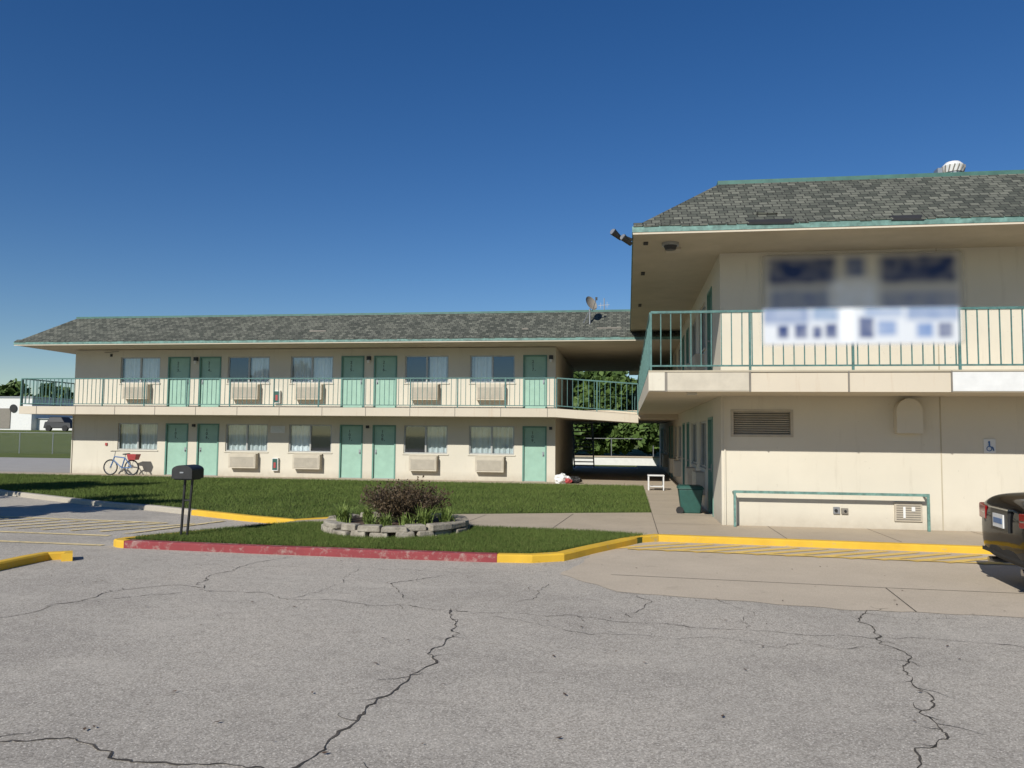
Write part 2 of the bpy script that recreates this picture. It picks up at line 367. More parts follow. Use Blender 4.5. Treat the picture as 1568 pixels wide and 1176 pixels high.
# ================================================================== RIGHT BUILDING
RB=empty("motel_building_office_wing")
mb=MB(lambda u,d,z:(u,14.8+d,z));wall(mb,1.7,14,-.1,5.03,[(1.89,2.95,1.62,2.08)],'wall2');
for i in range(11):
    z=1.64+i*.04;mb.hexa([(1.92,.03,z),(2.92,.03,z),(2.92,.07,z+.02),(1.92,.07,z+.02),(1.92,.03,z+.012),(2.92,.03,z+.012),(2.92,.07,z+.032),(1.92,.07,z+.032)],'tan')
mb.poly([(1.89,.1,1.62),(2.95,.1,1.62),(2.95,.1,2.08),(1.89,.1,2.08)],'acd')
for q in ((1.87,1.92,1.6,2.1),(2.92,2.97,1.6,2.1)): mb.box(q[0],q[1],-.012,.08,q[2],q[3],'tan')
mb.box(1.921,2.919,-.012,.08,1.6,1.64,'tan');mb.box(1.921,2.919,-.012,.08,2.06,2.1,'tan')
mb.box(5.455,5.475,-.006,0,-.05,2.34,'soffit');mb.box(5.455,5.475,-.006,0,2.68,5.0,'soffit')
mb.bar((1.76,-.02,0),(1.76,-.02,2.3),.025,'wall2')
mb.build("front_wall",RB)
mb=MB(lambda u,d,z:(1.7+d,u,z))
Wd=[(17.6,19.2),(20.0,21.6),(25.6,27.2),(28.0,29.6),(33.6,35.2),(36,37.6)];Dd=[(16.2,17.1),(22.3,23.15),(24.0,24.85),(30.3,31.15),(32.0,32.85),(38.3,39.15),(40,40.85)]
ops=[(a,b,.9,1.95) for a,b in Wd]+[(a,b,0,2.0) for a,b in Dd]+[(a,b,3.55,4.6) for a,b in Wd]+[(a,b,2.7,4.65) for a,b in Dd]
wall(mb,14.8,43,-.1,5.03,ops,'wall2')
for a,b in Wd: window(mb,a,b,.9,1.95,[(0,.5,cg)],rnd);window(mb,a,b,3.55,4.6,[(0,.6,cg)],rnd)
for a,b in Dd: door(mb,a,b,0,2.0,k='doorframe');door(mb,a,b,2.7,4.65,k='doorframe')
for a,b in Wd: mb.box(a+.3,b-.3,-.2,0,.3,.8,'ac');mb.box(a+.3,b-.3,-.2,0,2.95,3.45,'ac')
mb.build("side_wall",RB)
mb=MB();mb.poly([(1.7,43,-.1),(14,43,-.1),(14,43,5.03),(1.7,43,5.03)],'wall2');mb.poly([(14,14.8,-.1),(14,43,-.1),(14,43,5.03),(14,14.8,5.03)],'wall2');mb.build("rear_walls",RB)
mb=MB()
mb.box(.35,15,13.35,14.798,2.345,2.68,'slab');mb.box(.35,1.698,14.799,43,2.345,2.68,'slab')
for x in (2.0,3.55,5.11,6.7,8.3): mb.box(x-.010,x+.010,13.322,13.35,2.345,2.685,'acd')
mb.box(.62,.66,13.335,13.349,2.345,2.68,'acd')
mb.box(.35,15,13.325,13.349,2.672,2.70,'soffit')
mb.box(.352,.618,13.33,13.349,2.36,2.668,'wall2');mb.box(.662,1.985,13.337,13.349,2.36,2.668,'ac');mb.box(5.125,6.68,13.337,13.349,2.36,2.668,'white')
mb.build("walkway_slab",RB)
mb=MB()
rail(mb,(.39,13.39,2.69),(15,13.39,2.69),1.0,.165,post=1.55);rail(mb,(.39,13.5,2.69),(.39,42.9,2.69),1.0,.165)
mb.build("balcony_railing",RB)
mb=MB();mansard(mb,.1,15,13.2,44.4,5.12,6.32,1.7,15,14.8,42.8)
for (x,w,t) in ((1.95,.75,.02),(4.2,.5,.02)):
    mb.hexa([(x,13.16,5.10),(x+w,13.16,5.09),(x+w,13.28,5.175),(x,13.28,5.175),(x+.05,13.155,5.135),(x+w-.08,13.155,5.125),(x+w,13.28,5.21),(x,13.28,5.21)],'dark')
mb.hexa([(2.15,13.5,5.345),(2.5,13.5,5.345),(2.45,13.6,5.42),(2.2,13.6,5.42),(2.15,13.48,5.39),(2.5,13.48,5.37),(2.45,13.6,5.45),(2.2,13.6,5.46)],'shingle')
mb.build("mansard_roof",RB)
mb=MB()
mb.cyl((.75,13.9,5.0),(.75,13.9,4.95),.15,'metal',16);mb.cyl((.75,13.9,4.95),(.75,13.9,4.88),.12,'black',16,.09)
mb.box(.28,.36,13.75,13.95,4.985,4.999,'dark');mb.box(.28,.36,16.3,16.6,4.985,4.999,'dark');mb.box(.28,.36,20.3,20.7,4.985,4.999,'dark')
mb.box(.7,.95,14.2,14.5,4.96,4.999,'tan')
mb.box(1.0,1.16,13.5,13.6,2.30,2.344,'ac')
mb.build("soffit_fittings",RB)
mb=MB()
seg=10;R=.215
prof=[(4.685,1.69),(5.115,1.69)]+[(4.9+R*math.cos(math.pi*i/seg),2.09+R*math.sin(math.pi*i/seg)) for i in range(seg+1)]
n=len(prof)
mb.poly([(x,14.62,z) for x,z in prof],'wall2')
for i in range(n):
    a=prof[i];b2=prof[(i+1)%n];mb.poly([(a[0],14.62,a[1]),(b2[0],14.62,b2[1]),(b2[0],14.8,b2[1]),(a[0],14.8,a[1])],'wall2')
mb.build("vent_hood",RB)
mb=MB()
mb.box(4.66,5.12,14.77,14.8,.14,.48,'tan')
for i in range(7): mb.box(4.69,5.09,14.762,14.769,.17+i*.04,.185+i*.04,'acd')
mb.box(4.80,4.84,14.757,14.761,.2,.4,'white');mb.box(4.94,5.0,14.757,14.761,.32,.40,'white')
mb.box(3.63,3.74,14.76,14.8,.25,.37,'metal');mb.box(3.77,3.88,14.76,14.8,.25,.35,'acd');mb.cyl((3.67,14.76,.31),(3.67,14.73,.31),.025,'black');mb.cyl((3.83,14.76,.3),(3.83,14.74,.3),.02,'black')
mb.build("utility_boxes",RB,.004)
mb=MB()
for x in (1.9,5.15): mb.bar((x,14.57,0),(x,14.57,.6),.04,'teal')
mb.bar((1.88,14.57,.62),(5.17,14.57,.62),.045,'teal');mb.bar((1.9,14.57,.60),(1.9,14.8,.60),.03,'teal');mb.bar((5.15,14.57,.60),(5.15,14.8,.60),.03,'teal')
mb.build("wall_handrail",RB)
mb=MB();mb.box(6.16,6.35,14.785,14.8,1.36,1.60,'white')
mb.cyl((6.245,14.783,1.55),(6.245,14.778,1.55),.018,'blue');mb.bar((6.245,14.781,1.54),(6.25,14.781,1.47),.02,'blue');mb.bar((6.25,14.781,1.47),(6.30,14.781,1.46),.018,'blue');mb.bar((6.30,14.781,1.46),(6.315,14.781,1.40),.018,'blue');mb.torus((6.245,14.781,1.435),.04,.007,(0,1,0),'blue',16,4)
mb.build("accessible_sign",RB)
mb=MB()
mb.bar((.08,13.6,5.0),(-.06,13.55,5.05),.04,'black')
for (x,z) in ((.0,4.95),(-.17,5.05)):
    mb.cyl((x+.06,13.5,z-.05),(x-.08,13.38,z+.05),.035,'black',12,.062);mb.cyl((x-.08,13.38,z+.05),(x-.083,13.376,z+.052),.054,'metal',12)
mb.bar((-.06,13.55,5.05),(-.14,13.5,5.03),.03,'black')
mb.build("floodlight",RB)
mb=MB();VX=5.98;VY=15.3;mb.cyl((VX,VY,6.3),(VX,VY,6.52),.15,'metal',16);mb.cyl((VX,VY,6.52),(VX,VY,6.64),.17,'white',18,.20);mb.cyl((VX,VY,6.64),(VX,VY,6.72),.20,'white',18,.12);mb.cyl((VX,VY,6.72),(VX,VY,6.74),.12,'white',18,.02)
for i in range(16):
    t=i*math.pi/8;mb.bar((VX+.175*math.cos(t),VY+.175*math.sin(t),6.52),(VX+.205*math.cos(t+.2),VY+.205*math.sin(t+.2),6.64),.015,'acd')
mb.box(5.68,5.76,15.2,15.4,6.32,6.60,'metal')
mb.build("roof_vent",RB)
m,nt,b=newmat("faded_sign_print");at=N(nt,"ShaderNodeVertexColor",layer_name="Col");nt.links.new(at.outputs[0],b.inputs["Base Color"]);nt.links.new(at.outputs[1],b.inputs["Alpha"]);b.inputs["Roughness"].default_value=.8;M['print']=m
def sstep(a,b,x):
    t=min(1,max(0,(x-a)/(b-a)));return t*t*(3-2*t)
def signboard(name,x0,x1,z0,z1,y,base,blobs,parent,ex=.1,ez=.1):
    nx,nz=170,70;vs=[];fs=[];cols=[]
    for j in range(nz+1):
        for i in range(nx+1):
            x=x0+(x1-x0)*i/nx;z=z0+(z1-z0)*j/nz;vs.append((x,y,z))
            c=np.array(base[:3])
            for (bx0,bx1,bz0,bz1,s,col,a) in blobs:
                w=sstep(bx0-s,bx0+s,x)*(1-sstep(bx1-s,bx1+s,x))*sstep(bz0-s,bz0+s,z)*(1-sstep(bz1-s,bz1+s,z))*a
                w*=.9+.25*mnoise.noise(Vector((x*4,z*4,1)));w=min(1,max(0,w));c=c*(1-w)+np.array(col)*w
            e=sstep(x0,x0+ex,x)*(1-sstep(x1-ex,x1,x))*sstep(z0,z0+ez,z)*(1-sstep(z1-ez,z1,z))
            cols.append((*c,e))
    for j in range(nz):
        for i in range(nx):
            a=j*(nx+1)+i;fs.append((a,a+1,a+nx+2,a+nx+1))
    me=bpy.data.meshes.new(name);me.from_pydata(vs,[],fs);ca=me.color_attributes.new("Col",'FLOAT_COLOR','POINT')
    ca.data.foreach_set("color",np.array(cols).ravel());me.materials.append(M['print']);o=bpy.data.objects.new(name,me);C.objects.link(o);o.parent=parent;return o
SB=empty("motel_sign")
blue=(.015,.04,.15)
signboard("wall_lettering",2.35,6.0,3.25,5.0,14.785,(.64,.61,.54),[(2.55,3.75,4.38,4.90,.13,blue,.97),(3.9,4.25,4.5,4.88,.12,(.08,.12,.26),.95),(4.5,5.8,4.38,4.90,.13,blue,.97),(2.6,3.65,3.85,4.3,.14,(.12,.18,.36),.7),(4.5,5.8,3.85,4.25,.14,(.15,.21,.40),.65),(3.65,4.45,3.3,4.45,.18,(.84,.86,.90),.95)],SB,.22,.12)
signboard("railing_banner",2.16,5.30,3.05,3.78,13.33,(.58,.61,.65),[(2.45,2.62,3.22,3.44,.07,blue,.9),(2.72,2.92,3.22,3.46,.07,blue,.9),(3.0,3.14,3.22,3.42,.07,blue,.95),(3.2,3.38,3.22,3.46,.07,blue,.85),(2.2,2.95,3.46,3.82,.10,(.07,.14,.32),.75),(3.0,3.4,3.5,3.82,.09,(.1,.2,.38),.75),(3.72,3.95,3.22,3.56,.07,blue,.9),(4.0,4.3,3.26,3.5,.08,(.06,.16,.4),.75),(3.8,4.4,3.55,3.82,.09,(.22,.30,.46),.75),(4.6,4.85,3.22,3.46,.08,(.06,.16,.4),.8),(4.93,5.14,3.22,3.46,.07,blue,.85),(4.45,5.25,3.5,3.82,.09,(.11,.19,.37),.75),(3.45,3.65,3.15,3.8,.07,(.74,.76,.80),.9)],SB,.12,.14)
# ================================================================== satellite dish / antenna
SD=MB();SD.cyl((-1.25,26.2,5.3),(-1.25,26.2,5.85),.025,'metal')
c=Vector((-1.25,26.15,5.98));ax=Vector((.62,-.62,.42)).normalized();a=ax.cross(Vector((0,0,1))).normalized();b2=ax.cross(a)
rings=[(.001,0),(.12,.015),(.20,.045),(.27,.09)];prev=None
for r,h in rings:
    ring=[tuple(c+a*math.cos(t)*r*.85+b2*math.sin(t)*r+ax*h) for t in [2*math.pi*i/20 for i in range(20)]]
    if prev:
        for i in range(20): SD.poly([prev[i],prev[(i+1)%20],ring[(i+1)%20],ring[i]],'acd')
    prev=ring
lo=b2*.26 if b2.z<0 else -b2*.26
SD.bar(c+lo,c+ax*.36,.02,'metal');q=c+ax*.36;SD.box(q.x-.035,q.x+.035,q.y-.035,q.y+.035,q.z-.045,q.z+.045,'black')
SD.bar((-1.25,26.2,5.8),(-1.45,26.0,5.33),.02,'metal');SD.build("satellite_dish")
SD=MB();SD.cyl((-.8,27.1,5.85),(-.8,27.1,6.35),.018,'metal');SD.bar((-1.0,27.1,6.1),(-.62,27.1,6.12),.018,'metal');SD.bar((-.92,27.1,6.0),(-.92,27.1,6.2),.012,'metal');SD.bar((-.7,27.1,6.02),(-.7,27.1,6.22),.012,'metal');SD.build("roof_antenna")
# ================================================================== GROUND
g=MB()
def gz(x,y):
    t=sstep(44,95,y);return -.13+1.9*t
ys=[-400,-50,0,20,36,40,44,50,56,62,70,80,95,130,200,400,900];xsx=[-900,-400,-200,-120,-80,-60,-40,-20,0,20,40,80,200,500,900]
for y0,y1 in zip(ys,ys[1:]):
    for x0,x1 in zip(xsx,xsx[1:]): g.poly([(x0,y0,gz(x0,y0)),(x1,y0,gz(x1,y0)),(x1,y1,gz(x1,y1)),(x0,y1,gz(x0,y1))],'field')
g.build("ground")
g=MB();g.poly([(-40,-30,-.1),(30,-30,-.1),(30,30,-.1),(-40,30,-.1)],'asphalt');g.build("parking_lot")
g=MB();g.poly([(-90,29,-.094),(-20,29,-.094),(-20,43.5,-.094),(-90,43.5,-.094)],'road');g.poly([(-20,39,-.094),(40,39,-.094),(40,43.5,-.094),(-20,43.5,-.094)],'road');g.build("road")
g=MB();ap=[(-.45,12.2),(-.55,10.9),(-.80,9.7),(-.1,8.75),(1.06,8.5),(2.1,8.3),(3.7,8.25),(14,7.9),(14,12.6),(.3,12.95)]
apj=[]
for p,q in zip(ap,ap[1:]+ap[:1]):
    for i in range(12):
        t=i/12;x=p[0]+(q[0]-p[0])*t;y=p[1]+(q[1]-p[1])*t
        k=.035 if y<12 else 0
        apj.append((x+mnoise.noise(Vector((x*3,y*3,0)))*k*2,y+mnoise.noise(Vector((x*3,y*3,5)))*k*2))
g.poly([(x,y,-.096) for x,y in apj],'apron');g.build("concrete_apron")
g=MB()
for pts in ([(-.2,9.78),(2.9,9.55),(2.8,8.3)],[(2.9,9.55),(14,9.2)]):
    for p,q in zip(pts,pts[1:]):
        d=(Vector(q)-Vector(p)).normalized();nn=Vector((-d.y,d.x))*.006
        g.poly([(p[0]-nn.x,p[1]-nn.y,-.093),(q[0]-nn.x,q[1]-nn.y,-.093),(q[0]+nn.x,q[1]+nn.y,-.093),(p[0]+nn.x,p[1]+nn.y,-.093)],'crack')
g.build("apron_joints")
island=[(-7.3,10.66),(-5,10.53),(-2.8,10.48),(-1.74,10.48),(-1.28,10.53),(-.9,10.78),(-.5,11.5),(-.08,12.3),(.38,13.0),(-.7,13.3),(-2.6,13.45),(-4.6,13.5),(-5.7,13.47),(-6.3,12.87),(-6.87,11.97),(-7.42,10.97)]
lawn=[(-23.5,23.5),(-19.77,20.97),(-16.17,18.57),(-14.37,17.67),(-11.87,16.37),(-9.97,15.67),(-8.77,15.07),(-7.2,14.27),(-6.07,13.83),(-5.45,14.45),(-3.4,15.6),(-.8,16.5),(.5,16.9),(.5,25.65),(-23.5,25.65)]
g=MB();g.prism([(-7.4,10.7),(-.95,10.8),(.38,13.05),(.5,13.1),(.5,17),(-.8,16.6),(-3.4,15.7),(-5.5,14.6),(-6.1,13.85),(-6.2,12.9)],-.1,-.022,'conc')
g.prism([(.5,13.05),(5.1,12.70),(14,12.0),(14,14.8),(1.7,14.8),(1.7,43),(.5,43)],-.1,-.003,'conc')
g.prism([(-23.5,25.65),(.498,25.65),(.498,39),(-2.46,39),(-2.46,27.0),(-20.8,27),(-23.5,27)],-.1,-.006,'conc')
g.prism([(-6.0,13.5),(-4.6,13.46),(-.7,13.28),(.499,13.15),(.499,16.9),(-.8,16.5),(-3.4,15.6),(-5.4,14.4),(-6.0,13.8)],-.1,-.008,'conc')
def groove(g,p,q,z=-.0005,w=.012,k='crack'):
    d=(Vector(q)-Vector(p)).normalized();nn=Vector((-d.y,d.x))*w/2
    g.poly([(p[0]-nn.x,p[1]-nn.y,z),(q[0]-nn.x,q[1]-nn.y,z),(q[0]+nn.x,q[1]+nn.y,z),(p[0]+nn.x,p[1]+nn.y,z)],k)
for x in (2.5,4.2,5.9,7.6): groove(g,(x,13.0),(x,14.78))
for y in (14.8,16.5,18.2,20,22,24,26): groove(g,(.52,y),(1.68,y))
groove(g,(.5,13.2),(.5,25.6))
for x in (-1.3,-3.0): groove(g,(x,13.35),(x+.2,16.2 if x>-2 else 15.6),-.005)
for i in range(12): groove(g,(-21+i*1.9,25.67),(-21+i*1.9,26.98),-.003)
g.build("sidewalk")
g=MB();g.prism(lawn,-.1,-.004,'grass');g.build("lawn")
g=MB();g.prism(island,-.1,-.006,'grass');g.build("grass_island")
def kerb(name,pts,k,w=.15,top=.006,bot=-.1,seed=0):
    g=MB();P=[Vector((x,y)) for x,y in pts];rn=random.Random(seed)
    Q=[]
    for a,b in zip(P,P[1:]):
        n=max(1,int((b-a).length/.25))
        for i in range(n): Q.append(a+(b-a)*i/n)
    Q.append(P[-1]);L=[];R=[]
    for i,p in enumerate(Q):
        d=(Q[min(i+1,len(Q)-1)]-Q[max(i-1,0)]).normalized();nn=Vector((-d.y,d.x));L.append(p+nn*(w));R.append(p+nn*rn.uniform(-.008,.006))
    for i in range(len(Q)-1):
        a,b,c,d=R[i],R[i+1],L[i+1],L[i];ch=.02
        na=(L[i]-R[i]).normalized()*ch;nb=(L[i+1]-R[i+1]).normalized()*ch
        g.poly([(a.x,a.y,bot),(b.x,b.y,bot),(b.x,b.y,top-ch),(a.x,a.y,top-ch)],k)
        g.poly([(a.x,a.y,top-ch),(b.x,b.y,top-ch),(b.x+nb.x,b.y+nb.y,top),(a.x+na.x,a.y+na.y,top)],k)
        g.poly([(a.x+na.x,a.y+na.y,top),(b.x+nb.x,b.y+nb.y,top),(c.x,c.y,top),(d.x,d.y,top)],k)
        g.poly([(d.x,d.y,bot),(c.x,c.y,bot),(c.x,c.y,top),(d.x,d.y,top)],k)
    for e in (0,-1):
        a,b=R[e],L[e];g.poly([(a.x,a.y,bot),(b.x,b.y,bot),(b.x,b.y,top),(a.x,a.y,top)],k)
    return g.build(name)
kerb("kerb",[(-7.25,10.59),(-5,10.47),(-2.8,10.42),(-1.72,10.42)],'redkerb',seed=1)
kerb("kerb",[(-1.72,10.42),(-1.25,10.47),(-.85,10.72),(-.45,11.5),(-.02,12.3),(.2,12.75),(.5,13.0),(5.1,12.64),(14,11.93)],'yellow',seed=2)
kerb("kerb",[(-6.75,12.2),(-7.05,11.7),(-7.5,10.95),(-7.52,10.75),(-7.4,10.62),(-7.25,10.59)],'yellow',seed=3)
kerb("kerb",[(-5.75,13.5),(-6.37,12.9),(-6.75,12.2)],'kerb',.12,seed=3)
kerb("kerb",[(-23.5,23.4),(-19.8,20.9),(-16.2,18.5),(-14.4,17.6),(-11.9,16.3),(-10.0,15.6),(-8.8,15.0)],'kerb',seed=4)
kerb("kerb",[(-8.8,15.0),(-7.2,14.2),(-6.05,13.75),(-5.4,14.4)],'yellow',seed=5)
kerb("kerb",[(-7.28,9.35),(-7.36,9.5),(-7.5,9.4),(-7.52,9.1),(-7.45,7),(-7.4,3)][::-1],'yellow',.13,.0,seed=6)
g=MB()
for i in range(13):
    x=.45+i*.42;yk=13.0-.078*(x+.4)
    groove(g,(x-.75,yk-.95),(x+.45,yk-.10),-.0915+.0002*i,.13,'hatch')
groove(g,(.0,12.02),(6.2,11.55),-.086,.09,'hatch')
g.build("hatch_marking")
g=MB()
groove(g,(-12,10.95),(-7.7,10.75),-.092,.12,'paleline');groove(g,(-12,11.9),(-8.3,11.75),-.092,.12,'paleline')
groove(g,(-12.5,13.9),(-8.6,13.6),-.092,.12,'paleline')
for i in range(9): groove(g,(-13.2+i*.55,12.2),(-12.3+i*.55,13.6),-.089,.12,'paleline')
groove(g,(-8.2,12.0),(-7.6,14.1),-.086,.12,'paleline')
g.build("parking_marking")
cr={'A':[(-7,6.0),(-5.3,6.1),(-5.2,6.4),(-5.1,6.8),(-5.1,7.3),(-4.7,7.7),(-4.3,7.6),(-4.6,8.1),(-4.5,9.3),(-4.3,9.7)],
'B':[(-1.6,7.1),(-1.4,6.3),(-1.4,4.9),(-1.5,4.2),(-1.6,3.7),(-1.9,3.2)],'T':[(-4.3,7.5),(-3.2,7.3),(-2.2,7.2),(-1.6,7.1),(-.8,7.1),(.2,6.9),(1.0,6.8),(1.7,6.8),(3.0,6.7),(6,6.6)],
'C':[(-2.2,7.5),(-2.5,8.2),(-2.3,8.4),(-2.0,8.9)],'D':[(2.35,8.0),(2.15,7.7),(1.95,7.3),(2.0,6.9),(2.0,6.0),(1.8,5.1),(1.7,4.7),(1.4,4.2),(1.2,3.6)],
'E':[(-1.0,7.6),(-.9,8.1),(-.8,8.5)],'F':[(.1,7.1),(0,7.2),(.2,7.9),(-.1,8.3)],'G':[(-5,3.75),(-3.2,3.7),(-2.8,3.72),(-2.5,3.66),(-2.1,3.7),(-1.6,3.7),(-.8,3.5)],
'H':[(2.15,7.7),(2.5,7.5),(2.9,7.6)],'I':[(-1.2,6.9),(-.3,6.5),(.8,6.45),(2.0,6.4)],'J':[(-5.4,8.9),(-4.55,8.9),(-3,9.1),(-1.5,9.0)],'K':[(3.2,6.7),(3.0,5.9),(3.4,5.2)],
'L':[(-5.1,6.8),(-4.3,7.5)],'M':[(-3.2,9.0),(-3.0,8.2),(-3.2,7.3)],'O':[(.9,8.1),(1.1,7.5),(1.0,6.8)]}
wid={'B':.026,'G':.024,'D':.022,'A':.020,'T':.015,'C':.015,'L':.014,'F':.013,'E':.013}
g=MB();rr=random.Random(5)
for kk,pts in cr.items():
    P=[Vector((x*1.0625,y*1.0625)) for x,y in pts];Q=[]
    for a,b in zip(P,P[1:]):
        n=max(2,int((b-a).length/.035))
        for i in range(n): Q.append(a+(b-a)*i/n)
    Q.append(P[-1]);w=wid.get(kk,.009);Q2=[]
    for i,q in enumerate(Q):
        v=Vector((q.x*2.2,q.y*2.2,0));v2=Vector((q.x*9,q.y*9,3));v3=Vector((q.x*25,q.y*25,3))
        Q2.append(q+Vector((mnoise.noise(v)*.13+mnoise.noise(v2)*.05+mnoise.noise(v3)*.02,mnoise.noise(v+Vector((9,9,9)))*.13+mnoise.noise(v2+Vector((5,5,5)))*.05+mnoise.noise(v3+Vector((5,5,5)))*.02)))
    prev=None
    for i,q in enumerate(Q2):
        d=(Q2[min(i+1,len(Q2)-1)]-Q2[max(i-1,0)]).normalized();nn=Vector((-d.y,d.x))*w*rr.uniform(.25,1.1)*(.5+.9*abs(mnoise.noise(Vector((i*.15,7,len(pts))))))
        cur=(q-nn*.5,q+nn*.5)
        if prev: g.poly([(prev[0].x,prev[0].y,-.096),(cur[0].x,cur[0].y,-.096),(cur[1].x,cur[1].y,-.096),(prev[1].x,prev[1].y,-.096)],'crack')
        prev=cur
        if rr.random()<.05:
            t=rr.random()*6.28;L_=rr.uniform(.08,.3);p0=q.copy()
            for s in range(5):
                p1=p0+Vector((math.cos(t),math.sin(t)))*L_/5;t+=rr.uniform(-.7,.7);groove(g,(p0.x,p0.y),(p1.x,p1.y),-.0955,w*.35*(1-s/6));p0=p1
g.build("asphalt_cracks")
g=MB()
for i in range(240):
    x=rr.uniform(-7,8);y=rr.uniform(4,11);s=rr.uniform(.006,.016);t=rr.random()*6
    g.poly([(x+s*math.cos(t+a)*(1.5 if j%2 else .7),y+s*math.sin(t+a)*(1.5 if j%2 else .7),-.088+rr.uniform(0,.006)) for j,a in enumerate((0,1.57,3.14,4.71))],'soil')
g.build("fallen_leaves")
# ================================================================== vegetation
def rawmesh(name,V,F,matk,parent=None):
    me=bpy.data.meshes.new(name);nv=len(V);nf=len(F);k=F.shape[1]
    me.vertices.add(nv);me.vertices.foreach_set("co",V.astype(np.float32).ravel())
    me.loops.add(nf*k);me.loops.foreach_set("vertex_index",F.astype(np.int32).ravel())
    me.polygons.add(nf);me.polygons.foreach_set("loop_start",np.arange(0,nf*k,k,dtype=np.int32));me.polygons.foreach_set("loop_total",np.full(nf,k,dtype=np.int32))
    me.update(calc_edges=True);me.materials.append(M[matk]);o=bpy.data.objects.new(name,me);C.objects.link(o)
    if parent:o.parent=parent
    return o
def inpoly(P,poly):
    x,y=P[:,0],P[:,1];r=np.zeros(len(P),bool);n=len(poly)
    for i in range(n):
        x0,y0=poly[i];x1,y1=poly[(i+1)%n]
        c=((y0>y)!=(y1>y))
        with np.errstate(all='ignore'): r^=c&(x<(x1-x0)*(y-y0)/(y1-y0+1e-12)+x0)
    return r
def blades(name,poly,n,h,w,excl=None,parent=None):
    a=np.array(poly);lo=a.min(0);hi=a.max(0);P=np.random.rand(n*2,2)*(hi-lo)+lo;P=P[inpoly(P,poly)]
    if excl is not None: P=P[((P-np.array(excl[:2]))**2).sum(1)>excl[2]**2]
    P=P[:n];n=len(P);t=np.random.rand(n)*2*np.pi;hh=h*(.5+np.random.rand(n)*.9)
    dx=np.stack([np.cos(t),np.sin(t)],1)*w/2;le=(np.random.rand(n,2)-.5)*h*1.8
    z=np.full((n,1),-.01);V=np.concatenate([np.hstack([P-dx,z]),np.hstack([P+dx,z]),np.hstack([P+le,hh[:,None]])],1).reshape(-1,3)
    return rawmesh(name,V,np.arange(3*n).reshape(n,3),'blade',parent)
isl2=[(-7.2,10.76),(-5,10.63),(-1.78,10.58),(-1.3,10.64),(-1.0,10.9),(-.6,11.55),(-.18,12.35),(.3,13.0),(-.7,13.3),(-2.6,13.45),(-4.6,13.5),(-5.7,13.45),(-6.25,12.85),(-6.8,11.9),(-7.3,10.97)]
blades("grass_blades",isl2,90000,.045,.008,(-3.85,12.9,1.25),bpy.data.objects["grass_island"])
blades("grass_blades",[(x,y+.08) if i<10 else (x,y) for i,(x,y) in enumerate(lawn)],170000,.05,.012,None,bpy.data.objects["lawn"])
def leafcloud(cents,size,asp=1.6):
    n=len(cents);d=np.random.randn(n,3);d/=np.linalg.norm(d,axis=1)[:,None];e=np.random.randn(n,3);e-=(e*d).sum(1)[:,None]*d;e/=np.linalg.norm(e,axis=1)[:,None]
    s=size*(.6+.8*np.random.rand(n))[:,None];V=np.stack([cents-d*s*asp/2,cents-e*s/2,cents+d*s*asp/2,cents+e*s/2],1).reshape(-1,3)
    return V,np.arange(4*n).reshape(n,4)
def tree(name,x,y,h,r,nl=5000,seed=0,trunk=None,leaf=.16,z0=-.1):
    np.random.seed(seed);rn=random.Random(seed);T=empty(name);g=MB();tr=trunk or h*.35
    top=Vector((x,y,z0+tr));g.cyl((x,y,z0),top,h*.03,'bark',8,h*.022);cl=[]
    for i in range(14):
        t=rn.random()*6.28;rad=r*rn.uniform(.25,.85);zz=z0+tr+(h-tr)*rn.uniform(.15,.85);e=Vector((x+rad*math.cos(t),y+rad*math.sin(t),zz))
        mid=top.lerp(e,.5)+Vector((0,0,.1*h*rn.random()));g.cyl(top,mid,h*.014,'bark',6,h*.009);g.cyl(mid,e,h*.009,'bark',5,h*.003);cl.append((e,r*rn.uniform(.28,.5)))
    cl.append((Vector((x,y,z0+h*.82)),r*.45))
    g.build("trunk",T);pts=[]
    for c,rr_ in cl:
        k=nl//len(cl);q=np.random.randn(k,3);q/=np.linalg.norm(q,axis=1)[:,None];q*=(np.random.rand(k,1)**.45)*rr_;q[:,2]*=.75;pts.append(q+np.array(c))
    V,F=leafcloud(np.concatenate(pts),leaf);rawmesh("crown",V,F,'leaf',T);return T
def treemass(name,x0,x1,y,zb,h,n,leaf,seed,dy=4,dens=3):
    np.random.seed(seed);pts=[];m=int((x1-x0)/1.6)+3;rn=random.Random(seed)
    for i in range(m*dens):
        cx=rn.uniform(x0,x1);top=.85+.15*mnoise.noise(Vector((cx*.35,seed,0)))*2;cz=zb+rn.uniform(.12,top)*h;cy=y+rn.uniform(-dy,dy);r_=rn.uniform(.12,.24)*h
        k=n//(m*dens);q=np.random.randn(k,3);q/=np.linalg.norm(q,axis=1)[:,None];q*=(np.random.rand(k,1)**.4)*r_;pts.append(q+np.array((cx,cy,cz)))
    V,F=leafcloud(np.concatenate(pts),leaf);rawmesh(name,V,F,'leaf')
treemass("distant_trees",-9,8,54,.65,5.5,80000,.30,4,4,8)
treemass("distant_trees",-130,-98,125,1.5,8.5,9000,.8,5)
tree("shade_tree",-13.9,10.3,4.6,1.5,5000,11,leaf=.14)
tree("shade_tree",-18.5,14.5,5.5,1.8,5000,12,leaf=.16)
g=MB();g.box(-9,8,46,46.25,-.13,.35,'white');g.box(-9.05,8.05,45.95,46.3,.351,.42,'conc');g.build("low_wall")
